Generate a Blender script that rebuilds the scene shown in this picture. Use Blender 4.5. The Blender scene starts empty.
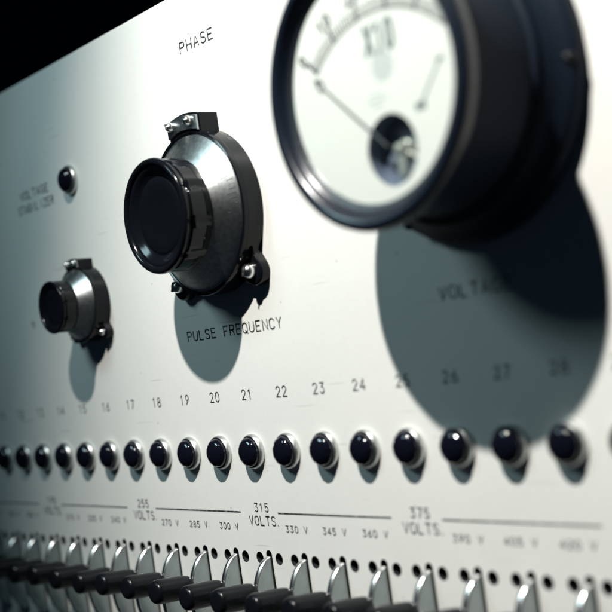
import bpy, bmesh, math, random
from mathutils import Vector, Matrix

random.seed(4)
S = 0.024                      # metres per design unit (one unit = spacing of the indicator lamps)
PI = math.pi
scene = bpy.context.scene
C = scene.collection

# ------------------------------------------------------------------ camera
cam_data = bpy.data.cameras.new('camera')
cam = bpy.data.objects.new('camera', cam_data); C.objects.link(cam)
ax = Vector((0.61193670, 0.77815808, -0.14143363))
ay = Vector((-0.10625035, -0.09632124, -0.98966311))
az = Vector((-0.78373742, 0.62063855, 0.02373707))
R3 = Matrix((ax, -ay, -az)).transposed()
cam.matrix_world = Matrix.Translation(Vector((17.75092, -12.48018, 1.84205)) * S) @ R3.to_4x4()
cam_data.sensor_width = 36
cam_data.lens = 1252.2 / 612 * 36
cam_data.clip_start = 0.01
cam_data.clip_end = 50
cam_data.dof.use_dof = True
cam_data.dof.focus_distance = 22.1 * S
cam_data.dof.aperture_fstop = 7.4
scene.camera = cam

# ------------------------------------------------------------------ world and lamps
w = bpy.data.worlds.new('World'); scene.world = w; w.use_nodes = True
w.node_tree.nodes['Background'].inputs[0].default_value = (0.09, 0.17, 0.27, 1)
w.node_tree.nodes['Background'].inputs[1].default_value = 0.042

def spot(name, loc, aim, power, col, cone, blend, radius):
    d = bpy.data.lights.new(name, 'SPOT'); o = bpy.data.objects.new(name, d); C.objects.link(o)
    o.location = Vector(loc) * S
    o.rotation_euler = (Vector(aim) - Vector(loc)).to_track_quat('-Z', 'Y').to_euler()
    d.energy = power; d.color = col; d.spot_size = math.radians(cone); d.spot_blend = blend
    d.shadow_soft_size = radius * S
    return o
spot('work_lamp', (7.3, -14, 23.6), (9.0, 0, 2.8), 31.5, (1.0, 0.975, 0.925), 74, 0.65, 0.28)
spot('second_lamp', (-5.6, -14, 15.4), (0, 0, 2), 2.6, (0.60, 0.88, 0.95), 75, 0.6, 2.4)

scene.view_settings.view_transform = 'Standard'
scene.view_settings.look = 'None'
scene.view_settings.exposure = 0
scene.view_settings.gamma = 1

# ------------------------------------------------------------------ materials
def mat(name, col, rough=.4, metal=0.0, spec=.5, coat=0.0, bump=0.0, bscale=200, mottle=0.0, mscale=30, trans=0.0, aniso=0.0, ior=1.5):
    m = bpy.data.materials.new(name); m.use_nodes = True
    nt = m.node_tree; b = nt.nodes['Principled BSDF']
    b.inputs['Base Color'].default_value = (*col, 1)
    b.inputs['Roughness'].default_value = rough
    b.inputs['Metallic'].default_value = metal
    b.inputs['Specular IOR Level'].default_value = spec
    b.inputs['Coat Weight'].default_value = coat
    b.inputs['Coat Roughness'].default_value = .08
    b.inputs['Transmission Weight'].default_value = trans
    b.inputs['Anisotropic'].default_value = aniso
    b.inputs['IOR'].default_value = ior
    tc = nt.nodes.new('ShaderNodeTexCoord')
    if mottle:
        n = nt.nodes.new('ShaderNodeTexNoise'); n.inputs['Scale'].default_value = mscale / S / 10; n.inputs['Detail'].default_value = 6
        nt.links.new(tc.outputs['Object'], n.inputs['Vector'])
        cr = nt.nodes.new('ShaderNodeMapRange'); cr.inputs[3].default_value = 1 - mottle; cr.inputs[4].default_value = 1 + mottle
        nt.links.new(n.outputs[0], cr.inputs[0])
        mx = nt.nodes.new('ShaderNodeVectorMath'); mx.operation = 'SCALE'; mx.inputs[0].default_value = col
        nt.links.new(cr.outputs[0], mx.inputs['Scale']); nt.links.new(mx.outputs[0], b.inputs['Base Color'])
        mr = nt.nodes.new('ShaderNodeMapRange'); mr.inputs[3].default_value = max(.02, rough * .75); mr.inputs[4].default_value = rough * 1.3
        nt.links.new(n.outputs[0], mr.inputs[0]); nt.links.new(mr.outputs[0], b.inputs['Roughness'])
    if bump:
        n2 = nt.nodes.new('ShaderNodeTexNoise'); n2.inputs['Scale'].default_value = bscale / S / 10; n2.inputs['Detail'].default_value = 3
        nt.links.new(tc.outputs['Object'], n2.inputs['Vector'])
        bp = nt.nodes.new('ShaderNodeBump'); bp.inputs['Strength'].default_value = bump; bp.inputs['Distance'].default_value = .01 * S
        nt.links.new(n2.outputs[0], bp.inputs['Height']); nt.links.new(bp.outputs[0], b.inputs['Normal'])
    return m

M = {}
M['black'] = mat('black_bakelite', (.004, .005, .007), .14, spec=.22, mottle=.15, mscale=20)
M['ring'] = mat('black_ring_enamel', (.007, .011, .020), .26, spec=.6, bump=.12, bscale=120)
M['body'] = mat('black_meter_case', (.008, .013, .023), .5, spec=.08, bump=.25, bscale=90)
M['wrinkle'] = mat('dark_inner_bezel', (.02, .026, .035), .35, spec=.6, bump=.8, bscale=60)
M['ink'] = mat('black_ink', (.012, .014, .018), .5)
def worn_ink():
    m = M['ink']; nt = m.node_tree; b = nt.nodes['Principled BSDF']
    tc = nt.nodes.new('ShaderNodeTexCoord'); n = nt.nodes.new('ShaderNodeTexNoise'); n.inputs['Scale'].default_value = 11 / S; n.inputs['Detail'].default_value = 4
    nt.links.new(tc.outputs['Object'], n.inputs['Vector'])
    cr = nt.nodes.new('ShaderNodeValToRGB'); e = cr.color_ramp.elements
    e[0].position = .50; e[0].color = (.014, .017, .021, 1); e[1].position = .72; e[1].color = (.30, .31, .30, 1)
    nt.links.new(n.outputs[0], cr.inputs[0]); nt.links.new(cr.outputs[0], b.inputs['Base Color'])
worn_ink()
M['ink_small'] = mat('thin_black_ink', (.09, .10, .10), .5)
M['ink_faint'] = mat('grey_ink', (.14, .17, .17), .5)
M['ink_pale'] = mat('pale_grey_ink', (.55, .57, .56), .5)
M['chrome'] = mat('chrome', (.86, .87, .86), .24, metal=1, bump=.1, bscale=60)
M['bezel'] = mat('lamp_bezel_metal', (.62, .64, .63), .36, metal=1, mottle=.08, mscale=40)
M['steel'] = mat('lever_steel', (.36, .40, .405), .34, metal=1, mottle=.22, mscale=60, bump=.15, bscale=60)
M['plate'] = mat('zinc_plate', (.42, .45, .46), .32, metal=1, mottle=.35, mscale=70, bump=.5, bscale=60)
M['lens'] = mat('dark_lamp_lens', (.004, .005, .010), .08, spec=.5)
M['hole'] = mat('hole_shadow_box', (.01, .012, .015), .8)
M['face'] = mat('dial_face_white', (.76, .755, .72), .55, mottle=.01)
M['window'] = mat('meter_window_dark', (.12, .15, .21), .35)
M['brass'] = mat('movement_metal', (.55, .56, .52), .55, metal=1, mottle=.3, mscale=60)
M['handle'] = mat('handle_plastic', (.005, .006, .008), .26, spec=.2, mottle=.2, mscale=30)

# painted panel: satin enamel, very fine orange peel, sparse dust specks and faint stains
def panel_material():
    m = mat('cream_panel_enamel', (.80, .803, .765), .42, spec=.35)
    nt = m.node_tree; b = nt.nodes['Principled BSDF']
    tc = nt.nodes.new('ShaderNodeTexCoord')
    n1 = nt.nodes.new('ShaderNodeTexNoise'); n1.inputs['Scale'].default_value = .35 / S; n1.inputs['Detail'].default_value = 5
    n2 = nt.nodes.new('ShaderNodeTexNoise'); n2.inputs['Scale'].default_value = 9 / S; n2.inputs['Detail'].default_value = 4
    v = nt.nodes.new('ShaderNodeTexVoronoi'); v.inputs['Scale'].default_value = 1.6 / S
    for n in (n1, n2, v): nt.links.new(tc.outputs['Object'], n.inputs['Vector'])
    r1 = nt.nodes.new('ShaderNodeMapRange'); r1.inputs[1].default_value = .3; r1.inputs[2].default_value = .7; r1.inputs[3].default_value = .955; r1.inputs[4].default_value = 1.02
    nt.links.new(n1.outputs[0], r1.inputs[0])
    r2 = nt.nodes.new('ShaderNodeMapRange'); r2.inputs[1].default_value = .025; r2.inputs[2].default_value = .045; r2.inputs[3].default_value = .6; r2.inputs[4].default_value = 1
    nt.links.new(v.outputs['Distance'], r2.inputs[0])
    mu = nt.nodes.new('ShaderNodeMath'); mu.operation = 'MULTIPLY'
    nt.links.new(r1.outputs[0], mu.inputs[0]); nt.links.new(r2.outputs[0], mu.inputs[1])
    mp = nt.nodes.new('ShaderNodeMapping'); mp.inputs['Rotation'].default_value = (0, .5, 0); mp.inputs['Scale'].default_value = (1, 1, 26)
    nt.links.new(tc.outputs['Object'], mp.inputs[0])
    n4 = nt.nodes.new('ShaderNodeTexNoise'); n4.inputs['Scale'].default_value = .55 / S; n4.inputs['Detail'].default_value = 2; nt.links.new(mp.outputs[0], n4.inputs['Vector'])
    r4 = nt.nodes.new('ShaderNodeMapRange'); r4.inputs[1].default_value = .69; r4.inputs[2].default_value = .73; r4.inputs[3].default_value = 1; r4.inputs[4].default_value = .80
    nt.links.new(n4.outputs[0], r4.inputs[0])
    mu4 = nt.nodes.new('ShaderNodeMath'); mu4.operation = 'MULTIPLY'; nt.links.new(mu.outputs[0], mu4.inputs[0]); nt.links.new(r4.outputs[0], mu4.inputs[1]); mu = mu4
    r3 = nt.nodes.new('ShaderNodeMapRange'); r3.inputs[3].default_value = .96; r3.inputs[4].default_value = 1.02
    nt.links.new(n2.outputs[0], r3.inputs[0])
    mu2 = nt.nodes.new('ShaderNodeMath'); mu2.operation = 'MULTIPLY'
    nt.links.new(mu.outputs[0], mu2.inputs[0]); nt.links.new(r3.outputs[0], mu2.inputs[1])
    sc = nt.nodes.new('ShaderNodeVectorMath'); sc.operation = 'SCALE'; sc.inputs[0].default_value = (.80, .803, .765)
    nt.links.new(mu2.outputs[0], sc.inputs['Scale']); nt.links.new(sc.outputs[0], b.inputs['Base Color'])
    bp = nt.nodes.new('ShaderNodeBump'); bp.inputs['Strength'].default_value = .12; bp.inputs['Distance'].default_value = .01 * S
    nt.links.new(n2.outputs[0], bp.inputs['Height']); nt.links.new(bp.outputs[0], b.inputs['Normal'])
    return m
M['panel'] = panel_material()

# brushed conical dial skirt: spun metal, concentric turning marks, anisotropic round its axis
def spun_metal():
    m = bpy.data.materials.new('spun_aluminium'); m.use_nodes = True
    nt = m.node_tree; b = nt.nodes['Principled BSDF']
    b.inputs['Metallic'].default_value = 1; b.inputs['Roughness'].default_value = .40
    b.inputs['Anisotropic'].default_value = .7
    tg = nt.nodes.new('ShaderNodeTangent'); tg.direction_type = 'RADIAL'; tg.axis = 'Y'
    nt.links.new(tg.outputs[0], b.inputs['Tangent']); b.inputs['Anisotropic Rotation'].default_value = .25
    tc = nt.nodes.new('ShaderNodeTexCoord'); sp = nt.nodes.new('ShaderNodeSeparateXYZ'); nt.links.new(tc.outputs['Object'], sp.inputs[0])
    cb = nt.nodes.new('ShaderNodeCombineXYZ'); nt.links.new(sp.outputs[0], cb.inputs[0]); nt.links.new(sp.outputs[2], cb.inputs[1])
    ln = nt.nodes.new('ShaderNodeVectorMath'); ln.operation = 'LENGTH'; nt.links.new(cb.outputs[0], ln.inputs[0])
    n = nt.nodes.new('ShaderNodeTexNoise'); n.noise_dimensions = '1D'; n.inputs['Scale'].default_value = 60 / S; n.inputs['Detail'].default_value = 2
    nt.links.new(ln.outputs['Value'], n.inputs['W'])
    n2 = nt.nodes.new('ShaderNodeTexNoise'); n2.inputs['Scale'].default_value = 14 / S; n2.inputs['Detail'].default_value = 8
    nt.links.new(tc.outputs['Object'], n2.inputs['Vector'])
    ad = nt.nodes.new('ShaderNodeMath'); ad.operation = 'ADD'; nt.links.new(n.outputs[0], ad.inputs[0]); nt.links.new(n2.outputs[0], ad.inputs[1])
    bp = nt.nodes.new('ShaderNodeBump'); bp.inputs['Strength'].default_value = .05; bp.inputs['Distance'].default_value = .01 * S
    nt.links.new(ad.outputs[0], bp.inputs['Height']); nt.links.new(bp.outputs[0], b.inputs['Normal'])
    mr = nt.nodes.new('ShaderNodeMapRange'); mr.inputs[1].default_value = .35; mr.inputs[2].default_value = .65; mr.inputs[3].default_value = .62; mr.inputs[4].default_value = .86
    nt.links.new(n2.outputs[0], mr.inputs[0])
    sc = nt.nodes.new('ShaderNodeVectorMath'); sc.operation = 'SCALE'; sc.inputs[0].default_value = (.90, .92, .90)
    nt.links.new(mr.outputs[0], sc.inputs['Scale']); nt.links.new(sc.outputs[0], b.inputs['Base Color'])
    return m
M['spun'] = spun_metal()

def glass_material():
    m = bpy.data.materials.new('clear_glass'); m.use_nodes = True
    nt = m.node_tree; nt.nodes.clear()
    out = nt.nodes.new('ShaderNodeOutputMaterial'); mix = nt.nodes.new('ShaderNodeMixShader')
    lw = nt.nodes.new('ShaderNodeLayerWeight'); pw = nt.nodes.new('ShaderNodeMath'); pw.operation = 'POWER'; pw.inputs[1].default_value = 5
    nt.links.new(lw.outputs['Facing'], pw.inputs[0]); fr = nt.nodes.new('ShaderNodeMath'); fr.operation = 'MULTIPLY_ADD'; fr.inputs[1].default_value = .9; fr.inputs[2].default_value = .02
    nt.links.new(pw.outputs[0], fr.inputs[0]); lw.inputs[0].default_value = .5
    tr = nt.nodes.new('ShaderNodeBsdfTransparent'); tr.inputs[0].default_value = (.97, .985, .98, 1)
    gl = nt.nodes.new('ShaderNodeBsdfGlossy'); gl.inputs['Roughness'].default_value = .02
    nt.links.new(fr.outputs[0], mix.inputs[0]); nt.links.new(tr.outputs[0], mix.inputs[1]); nt.links.new(gl.outputs[0], mix.inputs[2])
    nt.links.new(mix.outputs[0], out.inputs[0])
    return m
M['glass'] = glass_material()

# ------------------------------------------------------------------ mesh helpers (all lengths in design units)
def finish(name, bm, m, parent=None, loc=(0, 0, 0), smooth=True, angle=35):
    me = bpy.data.meshes.new(name)
    bmesh.ops.recalc_face_normals(bm, faces=bm.faces)
    bmesh.ops.scale(bm, vec=(S, S, S), verts=bm.verts)
    bm.to_mesh(me); bm.free()
    if smooth:
        me.polygons.foreach_set('use_smooth', [True] * len(me.polygons))
        me.set_sharp_from_angle(angle=math.radians(angle))
    me.materials.append(m)
    o = bpy.data.objects.new(name, me); C.objects.link(o)
    o.location = Vector(loc) * S
    if parent: o.parent = parent
    return o

def thing(name, loc, label, cat, group=None):
    o = bpy.data.objects.new(name, None); C.objects.link(o); o.location = Vector(loc) * S
    o.empty_display_size = .005
    o['label'] = label; o['category'] = cat
    if group: o['group'] = group
    return o

def lathe(bm, prof, seg=96, cx=0, cz=0, mod=None, close=False):
    """revolve (r, k) round the panel normal; k is the height out of the panel (world -Y)"""
    rings = []
    for i, (r, k) in enumerate(prof):
        if r < 1e-6:
            rings.append([bm.verts.new((cx, -k, cz))])
        else:
            ring = []
            for j in range(seg):
                t = 2 * PI * j / seg
                rr = r * (mod(t, i) if mod else 1)
                ring.append(bm.verts.new((cx + rr * math.cos(t), -k, cz + rr * math.sin(t))))
            rings.append(ring)
    pairs = list(zip(rings, rings[1:])) + ([(rings[-1], rings[0])] if close else [])
    for a, b in pairs:
        if len(a) == 1 and len(b) == 1: continue
        for j in range(seg):
            j2 = (j + 1) % seg
            if len(a) == 1: bm.faces.new((a[0], b[j], b[j2]))
            elif len(b) == 1: bm.faces.new((a[j], a[j2], b[0]))
            else: bm.faces.new((a[j], a[j2], b[j2], b[j]))

def prism(bm, pts, k0, k1, bev=0.0, segs=2):
    """outline in the panel plane (x, z) extruded from height k0 to k1"""
    a = [bm.verts.new((x, -k0, z)) for x, z in pts]; b = [bm.verts.new((x, -k1, z)) for x, z in pts]
    n = len(pts); fs = [bm.faces.new(a), bm.faces.new(list(reversed(b)))]
    for i in range(n): fs.append(bm.faces.new((a[i], b[i], b[(i + 1) % n], a[(i + 1) % n])))
    if bev:
        ed = [e for e in fs[1].edges]
        bmesh.ops.bevel(bm, geom=ed, offset=bev, segments=segs, affect='EDGES', profile=.5)

def tube(bm, p, q, r, seg=16, r2=None, caps=True):
    p = Vector(p); q = Vector(q); d = (q - p).normalized(); r2 = r if r2 is None else r2
    u = d.orthogonal().normalized(); v = d.cross(u)
    A = [bm.verts.new(p + (u * math.cos(2 * PI * i / seg) + v * math.sin(2 * PI * i / seg)) * r) for i in range(seg)]
    B = [bm.verts.new(q + (u * math.cos(2 * PI * i / seg) + v * math.sin(2 * PI * i / seg)) * r2) for i in range(seg)]
    for i in range(seg): bm.faces.new((A[i], A[(i + 1) % seg], B[(i + 1) % seg], B[i]))
    if caps: bm.faces.new(A); bm.faces.new(B)

def strip(bm, pts, wd, y):
    """flat ink line of width wd through (x, z) points, mitred"""
    P = [Vector(p) for p in pts]; n = len(P); closed = n > 2 and (P[0] - P[-1]).length < 1e-5
    L, Rr = [], []
    for i in range(n):
        if closed: a = P[i] - P[(i - 1) if i else n - 2]; b = P[(i + 1) if i < n - 1 else 1] - P[i]
        else:
            a = P[i] - P[i - 1] if i else P[1] - P[0]; b = P[i + 1] - P[i] if i < n - 1 else P[-1] - P[-2]
        a.normalize(); b.normalize(); t = a + b
        t = t.normalized() if t.length > 1e-4 else a
        nn = Vector((-t.y, t.x)); c = max(.5, abs(nn.dot(Vector((-a.y, a.x)))))
        ext = Vector((0, 0))
        if not closed and i == 0: ext = -a * wd * .35
        if not closed and i == n - 1: ext = b * wd * .35
        L.append(P[i] + nn * wd / 2 / c + ext); Rr.append(P[i] - nn * wd / 2 / c + ext)
    vl = [bm.verts.new((p.x, y, p.y)) for p in L]; vr = [bm.verts.new((p.x, y, p.y)) for p in Rr]
    for i in range(n - 1):
        bm.faces.new((vl[i], vl[i + 1], vr[i + 1], vr[i]))

def arc(cx, cy, rx, ry, a0, a1, n=10):
    return [(cx + rx * math.cos(math.radians(a0 + (a1 - a0) * i / n)), cy + ry * math.sin(math.radians(a0 + (a1 - a0) * i / n))) for i in range(n + 1)]
# engraver's single-stroke alphabet on a 0.62 x 1 body
G = {
 'P': [[(0, 0), (0, 1), (.35, 1)] + arc(.35, .75, .24, .25, 90, -90) + [(0, .5)]],
 'H': [[(0, 0), (0, 1)], [(.6, 0), (.6, 1)], [(0, .5), (.6, .5)]],
 'A': [[(0, 0), (.3, 1), (.6, 0)], [(.1, .33), (.5, .33)]],
 'S': [arc(.3, .75, .28, .25, 25, 270) + arc(.3, .25, .29, .25, 90, -155)],
 'E': [[(.55, 1), (0, 1), (0, 0), (.57, 0)], [(0, .52), (.45, .52)]],
 'U': [[(0, 1), (0, .3)] + arc(.3, .3, .3, .3, 180, 360) + [(.6, 1)]],
 'L': [[(0, 1), (0, 0), (.52, 0)]],
 'F': [[(.55, 1), (0, 1), (0, 0)], [(0, .52), (.43, .52)]],
 'R': [[(0, 0), (0, 1), (.34, 1)] + arc(.34, .76, .24, .24, 90, -90) + [(0, .52)], [(.3, .52), (.6, 0)]],
 'Q': [[(.6, .35), (.6, .7)] + arc(.3, .7, .3, .3, 0, 180) + [(0, .3)] + arc(.3, .3, .3, .3, 180, 360) + [(.6, .35)], [(.36, .25), (.64, -.06)]],
 'N': [[(0, 0), (0, 1), (.6, 0), (.6, 1)]],
 'C': [arc(.3, .7, .3, .3, 20, 180) + arc(.3, .3, .3, .3, 180, 340)],
 'Y': [[(0, 1), (.3, .48), (.3, 0)], [(.6, 1), (.3, .48)]],
 'V': [[(0, 1), (.3, 0), (.6, 1)]],
 'O': [[(.6, .35), (.6, .7)] + arc(.3, .7, .3, .3, 0, 180) + [(0, .3)] + arc(.3, .3, .3, .3, 180, 360) + [(.6, .35)]],
 'T': [[(0, 1), (.6, 1)], [(.3, 1), (.3, 0)]],
 'G': [arc(.3, .7, .3, .3, 20, 180) + arc(.3, .3, .3, .3, 180, 360) + [(.6, .45), (.36, .45)]],
 'B': [[(0, 0), (0, 1), (.33, 1)] + arc(.33, .76, .22, .24, 90, -90) + [(0, .52)], [(.3, .52)] + arc(.33, .26, .26, .26, 90, -90) + [(0, 0)]],
 'I': [[(.3, 0), (.3, 1)]],
 'Z': [[(0, 1), (.6, 1), (0, 0), (.6, 0)]],
 'X': [[(0, 0), (.6, 1)], [(0, 1), (.6, 0)]],
 '.': [[(.05, 0), (.05, .07)]],
 '0': [[(.56, .35), (.56, .7)] + arc(.3, .7, .26, .3, 0, 180) + [(.04, .3)] + arc(.3, .3, .26, .3, 180, 360) + [(.56, .35)]],
 '1': [[(.12, .8), (.32, 1), (.32, 0)]],
 '2': [arc(.3, .72, .26, .28, 165, -20) + [(.03, 0), (.58, 0)]],
 '3': [[(.05, 1), (.54, 1), (.27, .6)] + arc(.28, .3, .27, .3, 85, -150)],
 '4': [[(.43, 0), (.43, 1), (.02, .28), (.6, .28)]],
 '5': [[(.52, 1), (.1, 1), (.06, .55)] + arc(.28, .32, .27, .32, 125, -145)],
 '6': [[(.48, 1), (.12, .5)] + arc(.3, .29, .26, .29, 140, -220)],
 '7': [[(.04, 1), (.56, 1), (.2, 0)]],
 '8': [arc(.3, .76, .22, .24, -90, 270, 14), arc(.3, .26, .27, .26, 90, 450, 14)],
 '9': [[(.12, 0), (.48, .5)] + arc(.3, .71, .26, .29, -40, 320)],
}
def lettering(text, cx, cz, h, width, parent, m, wd=None, k=0.006, loc=(0, 0, 0), rot=0, glyph_w=None, nm='lettering'):
    """text centred at (cx, cz); width = full extent"""
    bm = bmesh.new(); wd = wd or h * .13
    adv = width / (len(text) - .25) if len(text) > 1 else width
    gw = glyph_w or adv * .66 / .6
    x = -width / 2; li = 0
    for ch in text:
        for st in G.get(ch, []):
            li += 1
            pts = []
            for (a, b) in st:
                px = x + a * gw; pz = (b - .5) * h
                c, s = math.cos(rot), math.sin(rot)
                q = (cx + px * c - pz * s, cz + px * s + pz * c)
                if not pts or (abs(q[0] - pts[-1][0]) + abs(q[1] - pts[-1][1])) > 1e-4: pts.append(q)
            strip(bm, pts, wd, -(k + .0006 * (li % 5)))
        x += adv
    return finish(nm, bm, m, parent, loc, smooth=False)

# ------------------------------------------------------------------ the panel
LX0, LX1 = -16.0, 12.0
TOP, BOT = 8.17, -7.5
LZ = -1.83
panel = thing('control_panel', (0, 0, 0), 'large cream painted metal front panel that carries all the knobs, lamps and levers', 'panel')
bm = bmesh.new()
th = .10
vs = [(LX0, 0, BOT), (LX1, 0, BOT), (LX1, 0, TOP), (LX0, 0, TOP)]
fr = [bm.verts.new(v) for v in vs]; bk = [bm.verts.new((v[0], th, v[2])) for v in vs]
ff = bm.faces.new(fr); bm.faces.new(list(reversed(bk)))
for i in range(4): bm.faces.new((fr[i], bk[i], bk[(i + 1) % 4], fr[(i + 1) % 4]))
bmesh.ops.bevel(bm, geom=list(ff.edges), offset=.03, segments=3, affect='EDGES')
plate = finish('face_plate', bm, M['panel'], panel, smooth=False)
# drilled holes either side of each lever and a slot for its blade
bm = bmesh.new()
LEVERS = range(9, 30)
for n in LEVERS:
    x = n - 21
    for s in (-1, 1):
        lathe(bm, [(0, -.4), (.105, -.4), (.105, .3), (0, .3)], 20, x + s * .28, LZ - .03)
    pts = arc(x, LZ + .03, .085, .085, 0, 180, 8) + arc(x, LZ - 1.75, .085, .085, 180, 360, 8)
    prism(bm, pts, -.4, .3)
cut = finish('cutter', bm, M['hole'], smooth=False)
bpy.context.view_layer.update()
mod = plate.modifiers.new('b', 'BOOLEAN'); mod.object = cut; mod.operation = 'DIFFERENCE'; mod.solver = 'EXACT'
dg = bpy.context.evaluated_depsgraph_get()
me2 = bpy.data.meshes.new_from_object(plate.evaluated_get(dg))
plate.modifiers.clear(); plate.data = me2
bpy.data.objects.remove(cut)
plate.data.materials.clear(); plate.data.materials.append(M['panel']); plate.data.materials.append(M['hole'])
for p in plate.data.polygons:      # walls of the holes and slots painted dark, standing in for shade inside
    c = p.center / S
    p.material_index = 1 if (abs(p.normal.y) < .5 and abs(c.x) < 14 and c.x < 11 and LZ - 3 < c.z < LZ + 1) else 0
# dark enclosure behind the panel (seen only through the holes)
bm = bmesh.new()
b2 = [(LX0 + .1, .9, BOT + .1), (LX1 - .1, .9, BOT + .1), (LX1 - .1, .9, TOP - .25), (LX0 + .1, .9, TOP - .25)]
a = [bm.verts.new((v[0], th + .002, v[2])) for v in b2]; b = [bm.verts.new(v) for v in b2]
bm.faces.new(b)
for i in range(4): bm.faces.new((a[i], b[i], b[(i + 1) % 4], a[(i + 1) % 4]))
finish('enclosure', bm, M['hole'], panel, smooth=False)

# writing on the panel
T = lambda s, x, z, h, wdt, **k: lettering(s, x, z, h, wdt, panel, M['ink'], **k)
T('PHASE', 0, 7.20, .185, 1.06, wd=.021)
T('PULSE FREQUENCY', -.14, 2.13, .172, 2.88, wd=.021)
T('VOLTAGE', 5.74, 2.165, .18, 1.40, wd=.021)
T('VOLTAGE', -6.83, 5.755, .17, 1.36, wd=.021)
T('STABILIZER', -6.83, 5.46, .17, 1.72, wd=.021)
T('V', -7.70, 2.94, .15, .12, wd=.03)
for n in range(10, 30):
    T(str(n), n - 21 + .02, .99, .170, .31, wd=.018)
for n in range(9, 31):
    v = 315 + (n - 21) * 15; x = n - 21
    if (n - 21) % 4 == 0:
        T(str(v), x - .02, -.975, .145, .42, wd=.018)
        T('VOLTS.', x + .04, -1.205, .155, .94, wd=.019)
    else:
        lettering(str(v) + ' V', x - .10, -1.325, .108, .60, panel, M['ink_small'], wd=.0145)
for n in range(9, 30, 4):
    bm = bmesh.new(); x = n - 21
    strip(bm, [(x + .44, -1.065), (x + 3.32, -1.065)], .022, -.006)
    finish('rule_line', bm, M['ink'], panel, smooth=False)

# ------------------------------------------------------------------ small parts
def screw(parent, x, z, k, r, nm='screw', slot=.4, loc=(0, 0, 0)):
    bm = bmesh.new()
    prof = [(r, 0), (r * 1.0, .05), (r * .92, .10), (r * .7, .15), (r * .35, .18), (0, .185)]
    lathe(bm, [(a * 1, k + b * r / .13) for a, b in prof], 28, x, z)
    o = finish(nm, bm, M['chrome'], parent, loc)
    bm = bmesh.new()
    c, s = math.cos(slot), math.sin(slot); hw = r * .12; hl = r * .72
    pts = [(x + c * u - s * v, z + s * u + c * v) for u, v in ((-hl, -hw), (hl, -hw), (hl, hw), (-hl, hw))]
    prism(bm, pts, k + .10 * r / .13, k + .19 * r / .13)
    finish('slot', bm, M['ink'], o, smooth=False)
    return o

# ------------------------------------------------------------------ indicator lamps
def indicator(loc, label, group=None):
    t = thing('indicator_lamp', loc, label, 'lamp', group)
    bm = bmesh.new()
    lathe(bm, [(.300, 0), (.306, .015), (.304, .05), (.294, .08), (.279, .098), (.268, .10), (.262, .092), (.258, .04)], 64)
    finish('bezel', bm, M['bezel'], t)
    bm = bmesh.new()
    lathe(bm, [(.256, .04), (.256, .105), (.251, .135), (.232, .172), (.195, .205), (.135, .232), (.065, .245), (0, .25)], 60,
          mod=lambda a, i: 1 + (.012 * math.cos(10 * a) if 2 <= i <= 5 else 0))
    finish('lens', bm, M['lens'], t)
    return t
def copy_thing(src, loc, label):
    r = src.copy(); C.objects.link(r); r.location = Vector(loc) * S; r['label'] = label
    for ch in list(src.children):
        c = ch.copy(); C.objects.link(c); c.parent = r
        for g in list(ch.children):
            d = g.copy(); C.objects.link(d); d.parent = c
    return r
ONES = ['', 'one', 'two', 'three', 'four', 'five', 'six', 'seven', 'eight', 'nine', 'ten', 'eleven', 'twelve', 'thirteen', 'fourteen', 'fifteen', 'sixteen', 'seventeen', 'eighteen', 'nineteen']
TENS = ['', '', 'twenty', 'thirty', 'forty', 'fifty', 'sixty', 'seventy', 'eighty', 'ninety']
def words(n):
    out = []
    if n >= 100: out.append(ONES[n // 100] + ' hundred'); n %= 100
    if n >= 20: out.append(TENS[n // 10]); n %= 10
    if n: out.append(ONES[n])
    return ' '.join(out)
GL = 'indicator lamps in a row under the numbers'
first = indicator((0, 0, 0), 'dark domed indicator lamp in a silver ring below the printed number twenty one', GL)
for n in range(10, 30):
    if n == 21: continue
    o = copy_thing(first, (n - 21, 0, 0), 'dark domed indicator lamp in a silver ring below the printed number %s' % words(n))
    o.rotation_euler = (random.uniform(-.02, .02), random.uniform(0, 6.28), random.uniform(-.03, .03))
indicator((-5.14, 0, 5.71), 'single dark indicator lamp beside the VOLTAGE STABILIZER lettering, above the small dial')

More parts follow.
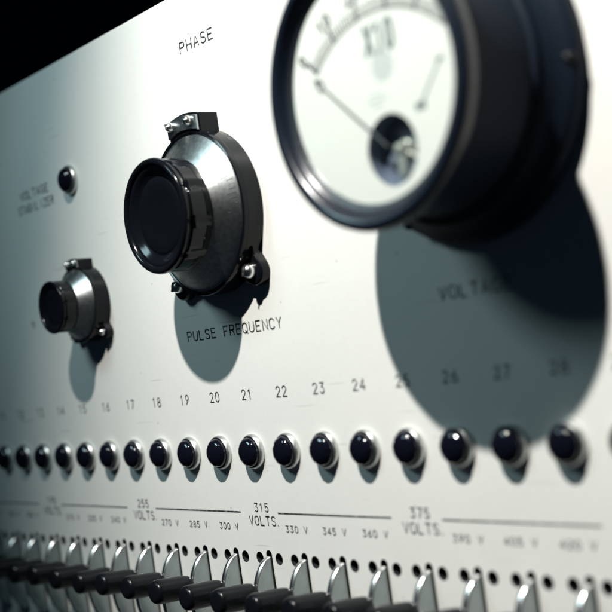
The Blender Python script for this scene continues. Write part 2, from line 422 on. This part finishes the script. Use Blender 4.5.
# ------------------------------------------------------------------ lever switches
def lever(loc, label, group):
    t = thing('lever_switch', loc, label, 'switch', group)
    # half-moon blade standing out of its slot
    bm = bmesh.new(); zc = -.84; hz = .84; hk = .43; w2 = .05
    prof = [(-.12, zc + hz * .99)] + [(hk * math.sin(PI * i / 28) ** 1.1, zc + hz * math.cos(PI * i / 28)) for i in range(0, 29)] + [(-.12, zc - hz * .99)]
    A = [bm.verts.new((-w2, -k, z)) for k, z in prof]; B = [bm.verts.new((w2, -k, z)) for k, z in prof]
    fa = bm.faces.new(A); fb = bm.faces.new(list(reversed(B)))
    for i in range(len(prof)): bm.faces.new((A[i], B[i], B[(i + 1) % len(prof)], A[(i + 1) % len(prof)]))
    bmesh.ops.bevel(bm, geom=list(set(list(fa.edges) + list(fb.edges))), offset=.018, segments=3, affect='EDGES')
    finish('blade', bm, M['steel'], t, angle=50)
    # raised rolled rim along the curve
    bm = bmesh.new(); seg = 10; rings = []
    N = 30
    for i in range(N + 1):
        a = PI * (.02 + .96 * i / N)
        c = Vector((0, -(hk - .008) * math.sin(a) ** 1.1, zc + (hz - .008) * math.cos(a)))
        nrm = Vector((0, -math.sin(a) / hk, math.cos(a) / hz)).normalized()
        rr = .058
        rings.append([bm.verts.new(c + Vector((1, 0, 0)) * rr * math.cos(2 * PI * j / seg) + nrm * rr * .5 * math.sin(2 * PI * j / seg)) for j in range(seg)])
    for p, q in zip(rings, rings[1:]):
        for j in range(seg): bm.faces.new((p[j], p[(j + 1) % seg], q[(j + 1) % seg], q[j]))
    bm.faces.new(rings[0]); bm.faces.new(rings[-1])
    finish('rim', bm, M['chrome'], t, angle=60)
    # stubby round handle, pointing out and slightly up
    ti = .08; d = Vector((0, -math.cos(ti), math.sin(ti))); p0 = Vector((0, -.42, -.56)); Lh = .80
    u = Vector((1, 0, 0)); v = d.cross(u)
    prof = [(0, 0), (.13, 0), (.175, .02), (.203, .06), (.213, .12), (.216, .20), (.220, .45), (.222, Lh - .14), (.216, Lh - .08), (.196, Lh - .03), (.16, Lh - .005), (.10, Lh), (0, Lh)]
    bm = bmesh.new(); rings = []
    sg = 32
    for r, h in prof:
        if r == 0: rings.append([bm.verts.new(p0 + d * h)])
        else: rings.append([bm.verts.new(p0 + d * h + (u * math.cos(2 * PI * j / sg) + v * math.sin(2 * PI * j / sg)) * r) for j in range(sg)])
    for a, b in zip(rings, rings[1:]):
        for j in range(sg):
            j2 = (j + 1) % sg
            if len(a) == 1: bm.faces.new((a[0], b[j], b[j2]))
            elif len(b) == 1: bm.faces.new((a[j], a[j2], b[0]))
            else: bm.faces.new((a[j], a[j2], b[j2], b[j]))
    h = finish('handle', bm, M['handle'], t)
    bm = bmesh.new(); tube(bm, p0 - d * .10, p0 + d * .02, .07, 16)
    finish('stem', bm, M['chrome'], t)
    return t
GV = 'lever switches in a row along the bottom of the panel'
def lever_label(n):
    v = 315 + (n - 21) * 15
    return 'black handled lever switch below the %s %s marking' % (words(v), 'VOLTS' if (n - 21) % 4 == 0 else 'V')
lv = lever((0, 0, LZ), lever_label(21), GV)
for n in LEVERS:
    if n != 21: copy_thing(lv, (n - 21, 0, LZ), lever_label(n)).rotation_euler[0] = random.uniform(-.025, .03)

# ------------------------------------------------------------------ rotary dials
def dial(loc, s, label, ks=1.0, spin=0.0, kh=1.0):
    """s scales the radii, ks the heights; the ears sit at 90, -45 and -135 degrees"""
    t = thing('rotary_dial', loc, label, 'dial')
    H = .38 * ks
    # flange with three ears, one outline
    bm = bmesh.new()
    ears = [(-46, 1.60, .27), (-134, 1.60, .27)]
    R0 = 1.43
    pts = []
    N = 240
    def rad(a):
        r = R0
        for ea, er, ew in ears:
            da = (a - ea + 180) % 360 - 180
            dd = math.radians(da)
            # ray / circle intersection with the lobe, blended into the rim
            h = er * math.sin(dd)
            if abs(dd) < 1.2 and abs(h) < ew:
                r = max(r, er * math.cos(dd) + math.sqrt(ew * ew - h * h))
        return r
    for i in range(N):
        a = 360 * i / N
        pts.append((s * rad(a) * math.cos(math.radians(a)), s * rad(a) * math.sin(math.radians(a))))
    # smooth the outline a little
    for _ in range(2):
        pts = [((pts[i - 1][0] + 2 * pts[i][0] + pts[(i + 1) % N][0]) / 4, (pts[i - 1][1] + 2 * pts[i][1] + pts[(i + 1) % N][1]) / 4) for i in range(N)]
    prism(bm, pts, 0, H * .50, .05 * s, 3)
    lathe(bm, [(R0 * s * .5, H * .3), (R0 * s, H * .3), (R0 * s, H * .80), (R0 * s * .985, H * .83), (R0 * s * .9, H * .83)], 128)
    fl = finish('flange', bm, M['black'], t, angle=40)
    # raised rim round the metal skirt
    bm = bmesh.new()
    lathe(bm, [(1.30 * s, H * .7), (1.425 * s, H * .7), (1.43 * s, H * .95), (1.42 * s, H * 1.03), (1.395 * s, H * 1.06), (1.37 * s, H * 1.02), (1.36 * s, H * .92), (1.30 * s, H * .9)], 128)
    finish('rim', bm, M['black'], fl)
    # index block on top with its worn plate and screws
    bm = bmesh.new()
    hw = .49 * s; zt = 1.74 * s; zb = 1.30 * s
    top = [(hw - 2 * hw * i / 10, zt - .07 * s * ((2 * i / 10 - 1) ** 2)) for i in range(11)]
    prism(bm, [(-hw, zb), (hw, zb)] + top, 0, H * 1.02, .025 * s, 2)
    blk = finish('index_block', bm, M['black'], t, angle=30)
    bm = bmesh.new(); hw2 = hw - .03 * s
    inner = [(-hw2 + 2 * hw2 * i / 10, math.sqrt((1.455 * s) ** 2 - (-hw2 + 2 * hw2 * i / 10) ** 2)) for i in range(11)]
    top = [(hw2 - 2 * hw2 * i / 10, zt - .03 * s - .07 * s * ((2 * i / 10 - 1) ** 2)) for i in range(11)]
    prism(bm, inner + top, H * 1.0, H * 1.02 + .05 * s, .015 * s, 2)
    ip = finish('index_plate', bm, M['plate'], blk, angle=30)
    for sx in (-.30, .27):
        screw(blk, sx * s, 1.575 * s, H * 1.02 + .05 * s, .085 * s, slot=sx * 4)
    # conical metal skirt
    bm = bmesh.new()
    cone = [(1.362 * s, H * .90), (1.35 * s, H * 1.02), (1.33 * s, H * 1.05), (.96 * s, H * 1.05 + .26 * ks), (.90 * s, H * 1.05 + .30 * ks), (.5 * s, H * 1.05 + .30 * ks)]
    lathe(bm, cone, 160)
    sk = finish('dial_skirt', bm, M['spun'], t, angle=20)
    # engraved graduations on the skirt
    bm = bmesh.new()
    for i in range(9):
        a = math.radians(-8 + i * 3.6 + spin)
        big = i % 4 == 0
        r1 = 1.31 * s; r0 = (1.31 - (.17 if big else .09)) * s
        kk = lambda r: H * 1.05 + (1.33 * s - r) / (.37 * s) * .26 * ks + .004
        tx = Vector((-math.sin(a), 0, math.cos(a))) * .0035 * s
        p1 = Vector((r1 * math.cos(a), -kk(r1), r1 * math.sin(a))); p0 = Vector((r0 * math.cos(a), -kk(r0), r0 * math.sin(a)))
        bm.faces.new([bm.verts.new(q) for q in (p0 - tx, p1 - tx, p1 + tx, p0 + tx)])
    finish('graduation', bm, M['ink'], sk, smooth=False)
    # fluted bakelite knob
    kb = H * 1.05 + .30 * ks + .02; kf = 1.265 * kh
    def fl_(a, i):
        if 3 <= i <= 7:
            c = max(0.0, math.cos(10 * (a + .25 + spin)))
            return 1 - (.034 if i < 7 else .02) * c ** 2.5
        return 1
    bm = bmesh.new()
    e = kf - kb
    prof = [(.60 * s, kb - .05), (.93 * s, kb - .04), (.965 * s, kb), (.965 * s, kb + e * .25), (.962 * s, kb + e * .5), (.958 * s, kf - .19 * s), (.935 * s, kf - .17 * s), (.965 * s, kf - .13 * s),
            (.985 * s, kf - .075 * s), (.975 * s, kf - .035 * s), (.955 * s, kf - .008 * s), (.93 * s, kf), (.895 * s, kf - .006 * s), (.87 * s, kf - .025 * s), (.855 * s, kf - .05 * s), (.85 * s, kf - .06 * s), (.83 * s, kf - .055 * s), (.79 * s, kf - .075 * s),
            (.74 * s, kf - .115 * s), (.70 * s, kf - .14 * s), (.665 * s, kf - .155 * s), (.64 * s, kf - .145 * s), (.60 * s, kf - .135 * s), (.45 * s, kf - .15 * s), (.25 * s, kf - .172 * s), (0, kf - .18 * s)]
    lathe(bm, prof, 192, mod=fl_)
    kn = finish('knob', bm, M['black'], t, angle=45)
    # set-screw hole in the side of the knob
    a = math.radians(18)
    bm = bmesh.new()
    dr = Vector((math.cos(a), 0, math.sin(a)))
    c = dr * (.90 * s) + Vector((0, -(kb + e * .38), 0))
    tube(bm, c, c + dr * (.055 * s), .062 * s, 20)
    finish('set_screw', bm, M['hole'], kn)
    for ea, er, ew in ears:
        a = math.radians(ea)
        screw(t, er * s * math.cos(a), er * s * math.sin(a), H * .50, .125 * s, slot=ea)
    return t
dial((-.19, 0, 4.20), 1.0, 'large black fluted knob on a silver cone dial above the PULSE FREQUENCY lettering')
dial((-4.98, 0, 3.12), .54, 'small black knob on a silver cone dial, half the size of the other', ks=.85, spin=.3, kh=.74)

# ------------------------------------------------------------------ the big meter
mx, mz = 6.04, 4.90
meter = thing('panel_meter', (mx, 0, mz), 'large round black panel meter with a white dial reading X10', 'meter')
bm = bmesh.new()
lathe(bm, [(0, 0), (2.12, 0), (2.14, .03), (2.14, .16), (2.12, .22), (2.07, .26), (1.98, .33), (1.90, .42), (1.86, .5)], 160)
finish('mounting_flange', bm, M['body'], meter)
bm = bmesh.new()
lathe(bm, [(1.85, .25), (1.82, .50), (1.80, .55), (1.74, .58), (1.725, .65), (1.70, 1.52)], 160)
finish('case', bm, M['body'], meter)
bm = bmesh.new()
lathe(bm, [(1.70, 1.50), (1.775, 1.51), (1.80, 1.54), (1.845, 1.62), (1.875, 1.71), (1.88, 1.79), (1.865, 1.85), (1.82, 1.885), (1.77, 1.895), (1.72, 1.88), (1.69, 1.845), (1.678, 1.825), (1.668, 1.825), (1.66, 1.835),
           (1.65, 1.825), (1.64, 1.80), (1.636, 1.79), (1.630, 1.795), (1.622, 1.79), (1.61, 1.765), (1.60, 1.76)], 192)
finish('front_ring', bm, M['ring'], meter, angle=50)
bm = bmesh.new()
lathe(bm, [(1.612, 1.77), (1.603, 1.752), (1.595, 1.745), (1.565, 1.735), (1.535, 1.715), (1.515, 1.69)], 192)
finish('inner_bezel', bm, M['wrinkle'], meter)
bm = bmesh.new()
lathe(bm, [(0, 1.742), (1.592, 1.742), (1.592, 1.755), (0, 1.755)], 96)
finish('glass', bm, M['glass'], meter)
bm = bmesh.new()
px, pz, pr = 0.27, -.90, .46        # window over the movement
# dial face with a round window: ring of quads between window and outer edge
N = 128; outr = []; inr = []; back = []
for j in range(N):
    t = 2 * PI * j / N; dx, dz = math.cos(t), math.sin(t)
    b_ = px * dx + pz * dz; rr = -b_ + math.sqrt(b_ * b_ - (px * px + pz * pz - 1.53 ** 2))
    inr.append(bm.verts.new((px + pr * dx, -1.70, pz + pr * dz))); outr.append(bm.verts.new((px + rr * dx, -1.70, pz + rr * dz)))
    back.append(bm.verts.new((px + pr * dx, -1.67, pz + pr * dz)))
for j in range(N):
    j2 = (j + 1) % N
    bm.faces.new((inr[j], outr[j], outr[j2], inr[j2])); bm.faces.new((back[j], inr[j], inr[j2], back[j2]))
face = finish('dial_face', bm, M['face'], meter, smooth=False)
bm = bmesh.new(); lathe(bm, [(0, 1.45), (pr * .99, 1.45), (pr * .99, 1.668)], 64, px, pz)
finish('movement_window', bm, M['window'], meter)
# movement seen through the window
bm = bmesh.new()
def bx(x0, x1, k0, k1, z0, z1): prism(bm, [(x0, z0), (x1, z0), (x1, z1), (x0, z1)], k0, k1, .01, 1)
bx(px - .07, px + .07, 1.26, 1.58, pz - .34, pz + .08)
bx(px - .30, px + .30, 1.26, 1.42, pz - .30, pz - .18)
bx(px + .10, px + .34, 1.26, 1.48, pz - .02, pz + .05)
lathe(bm, [(.15, 1.26), (.15, 1.46), (.11, 1.49), (0, 1.49)], 32, px, pz)
lathe(bm, [(.05, 1.49), (.05, 1.62), (0, 1.63)], 20, px, pz + .01)
for i in range(6): tube(bm, (px - .26 + i * .09, -1.38, pz - .30), (px - .25 + i * .095, -1.38, pz - .38), .014, 6)
for a in (30, -35, -80, 205): tube(bm, (px, -1.50, pz), (px + .34 * math.cos(math.radians(a)), -1.44, pz + .34 * math.sin(math.radians(a))), .028, 8)
finish('movement', bm, M['brass'], meter, angle=30)
# scale
bm = bmesh.new(); A0, A1 = 133.5, 46.5; qx, qz = .24, -.88
strip(bm, [(qx + 1.74 * math.cos(math.radians(a)), qz + 1.74 * math.sin(math.radians(a))) for a in [A0 + (A1 - A0) * i / 80 for i in range(81)]], .028, -1.7006)
for i in range(51):
    a = math.radians(A0 + (A1 - A0) * i / 50); big = i % 10 == 0; mid = i % 5 == 0
    r1 = 1.965 if big else (1.92 if mid else 1.895)
    strip(bm, [(qx + 1.74 * math.cos(a), qz + 1.74 * math.sin(a)), (qx + r1 * math.cos(a), qz + r1 * math.sin(a))], (.050 if big else .022), -1.7012)
finish('scale', bm, M['ink'], face, smooth=False)
for i in range(6):
    a = math.radians(A0 + (A1 - A0) * i / 5 + .4); r = 2.07
    if r and math.hypot(qx + r * math.cos(a), qz + r * math.sin(a)) < 1.50:
        lettering(str(i * 10), qx + r * math.cos(a), qz + r * math.sin(a), .16, .12 if i == 0 else .26, face, M['ink'], wd=.042, k=1.7006, rot=a - PI / 2)
lettering('X10', .32, .53, .36, .54, face, M['ink_faint'], wd=.062, k=1.7006)
# printed emblem disc, small printed bars and the slanted mark to the right of the window
bm = bmesh.new()
lathe(bm, [(0, 1.7009), (.20, 1.7009)], 40, .31, .17)
for z, x0, x1 in ((-.17, 0, .30), (-.24, -.06, .36), (-.31, .04, .26)):
    n = int((x1 - x0) / .05)
    for i in range(n): strip(bm, [(x0 + i * .05, z), (x0 + i * .05 + .03, z)], .03, -1.7006)
finish('face_mark', bm, M['ink_pale'], face, smooth=False)
bm = bmesh.new()
strip(bm, [(1.30, -.02), (.90, -.46)], .035, -1.7006)  # slanted grey line with a small blob at each end
for cx_, cz_, rr in ((.88, -.48, .055), (1.31, -.01, .035)):
    strip(bm, [(cx_ - rr, cz_), (cx_ + rr, cz_)], rr * 1.7, -1.7012)
finish('face_mark', bm, M['ink_faint'], face, smooth=False)
# needle: rod, open ring near the tip and a pointed end
bm = bmesh.new(); an = math.radians(137); u = Vector((math.cos(an), 0, math.sin(an))); o0 = Vector((qx + .03, -1.722, qz - .01))
v = Vector((-u.z, 0, u.x))
tube(bm, o0 + u * .05, o0 + u * 1.56, .016, 8, .009)
rc = o0 + u * 1.62
for i in range(20):
    a, b = 2 * PI * i / 20, 2 * PI * (i + 1) / 20
    tube(bm, rc + (u * math.cos(a) * 1.15 + v * math.sin(a)) * .058, rc + (u * math.cos(b) * 1.15 + v * math.sin(b)) * .058, .0085, 6)
tube(bm, o0 + u * 1.68, o0 + u * 1.80, .020, 6, .001)
tube(bm, o0 + u * 1.68 - v * .06, o0 + u * 1.70, .007, 6); tube(bm, o0 + u * 1.68 + v * .06, o0 + u * 1.70, .007, 6)
finish('needle', bm, mat('needle_paint', (.05, .055, .06), .4), meter)
# fixing screws on the flange
for a in (-4, 116, 236):
    screw(meter, 2.07 * math.cos(math.radians(a)), 2.07 * math.sin(math.radians(a)), .22, .07, nm='flange_screw', slot=a)
for o in meter.children:
    if o.name.startswith('flange_screw'): o.data.materials[0] = M['black']

# dark backdrop added well behind the panel so the background stays dark
bm = bmesh.new()
a = [bm.verts.new(v) for v in ((-90, 30, -40), (60, 30, -40), (60, 30, 60), (-90, 30, 60))]; b = [bm.verts.new((v.co.x, 31, v.co.z)) for v in a]
bm.faces.new(a); bm.faces.new(list(reversed(b)))
for i in range(4): bm.faces.new((a[i], b[i], b[(i + 1) % 4], a[(i + 1) % 4]))
o = finish('dark_backdrop', bm, mat('backdrop_dark', (.020, .034, .080), .9, spec=.05, mottle=.3, mscale=.3), smooth=False)
o['kind'] = 'structure'
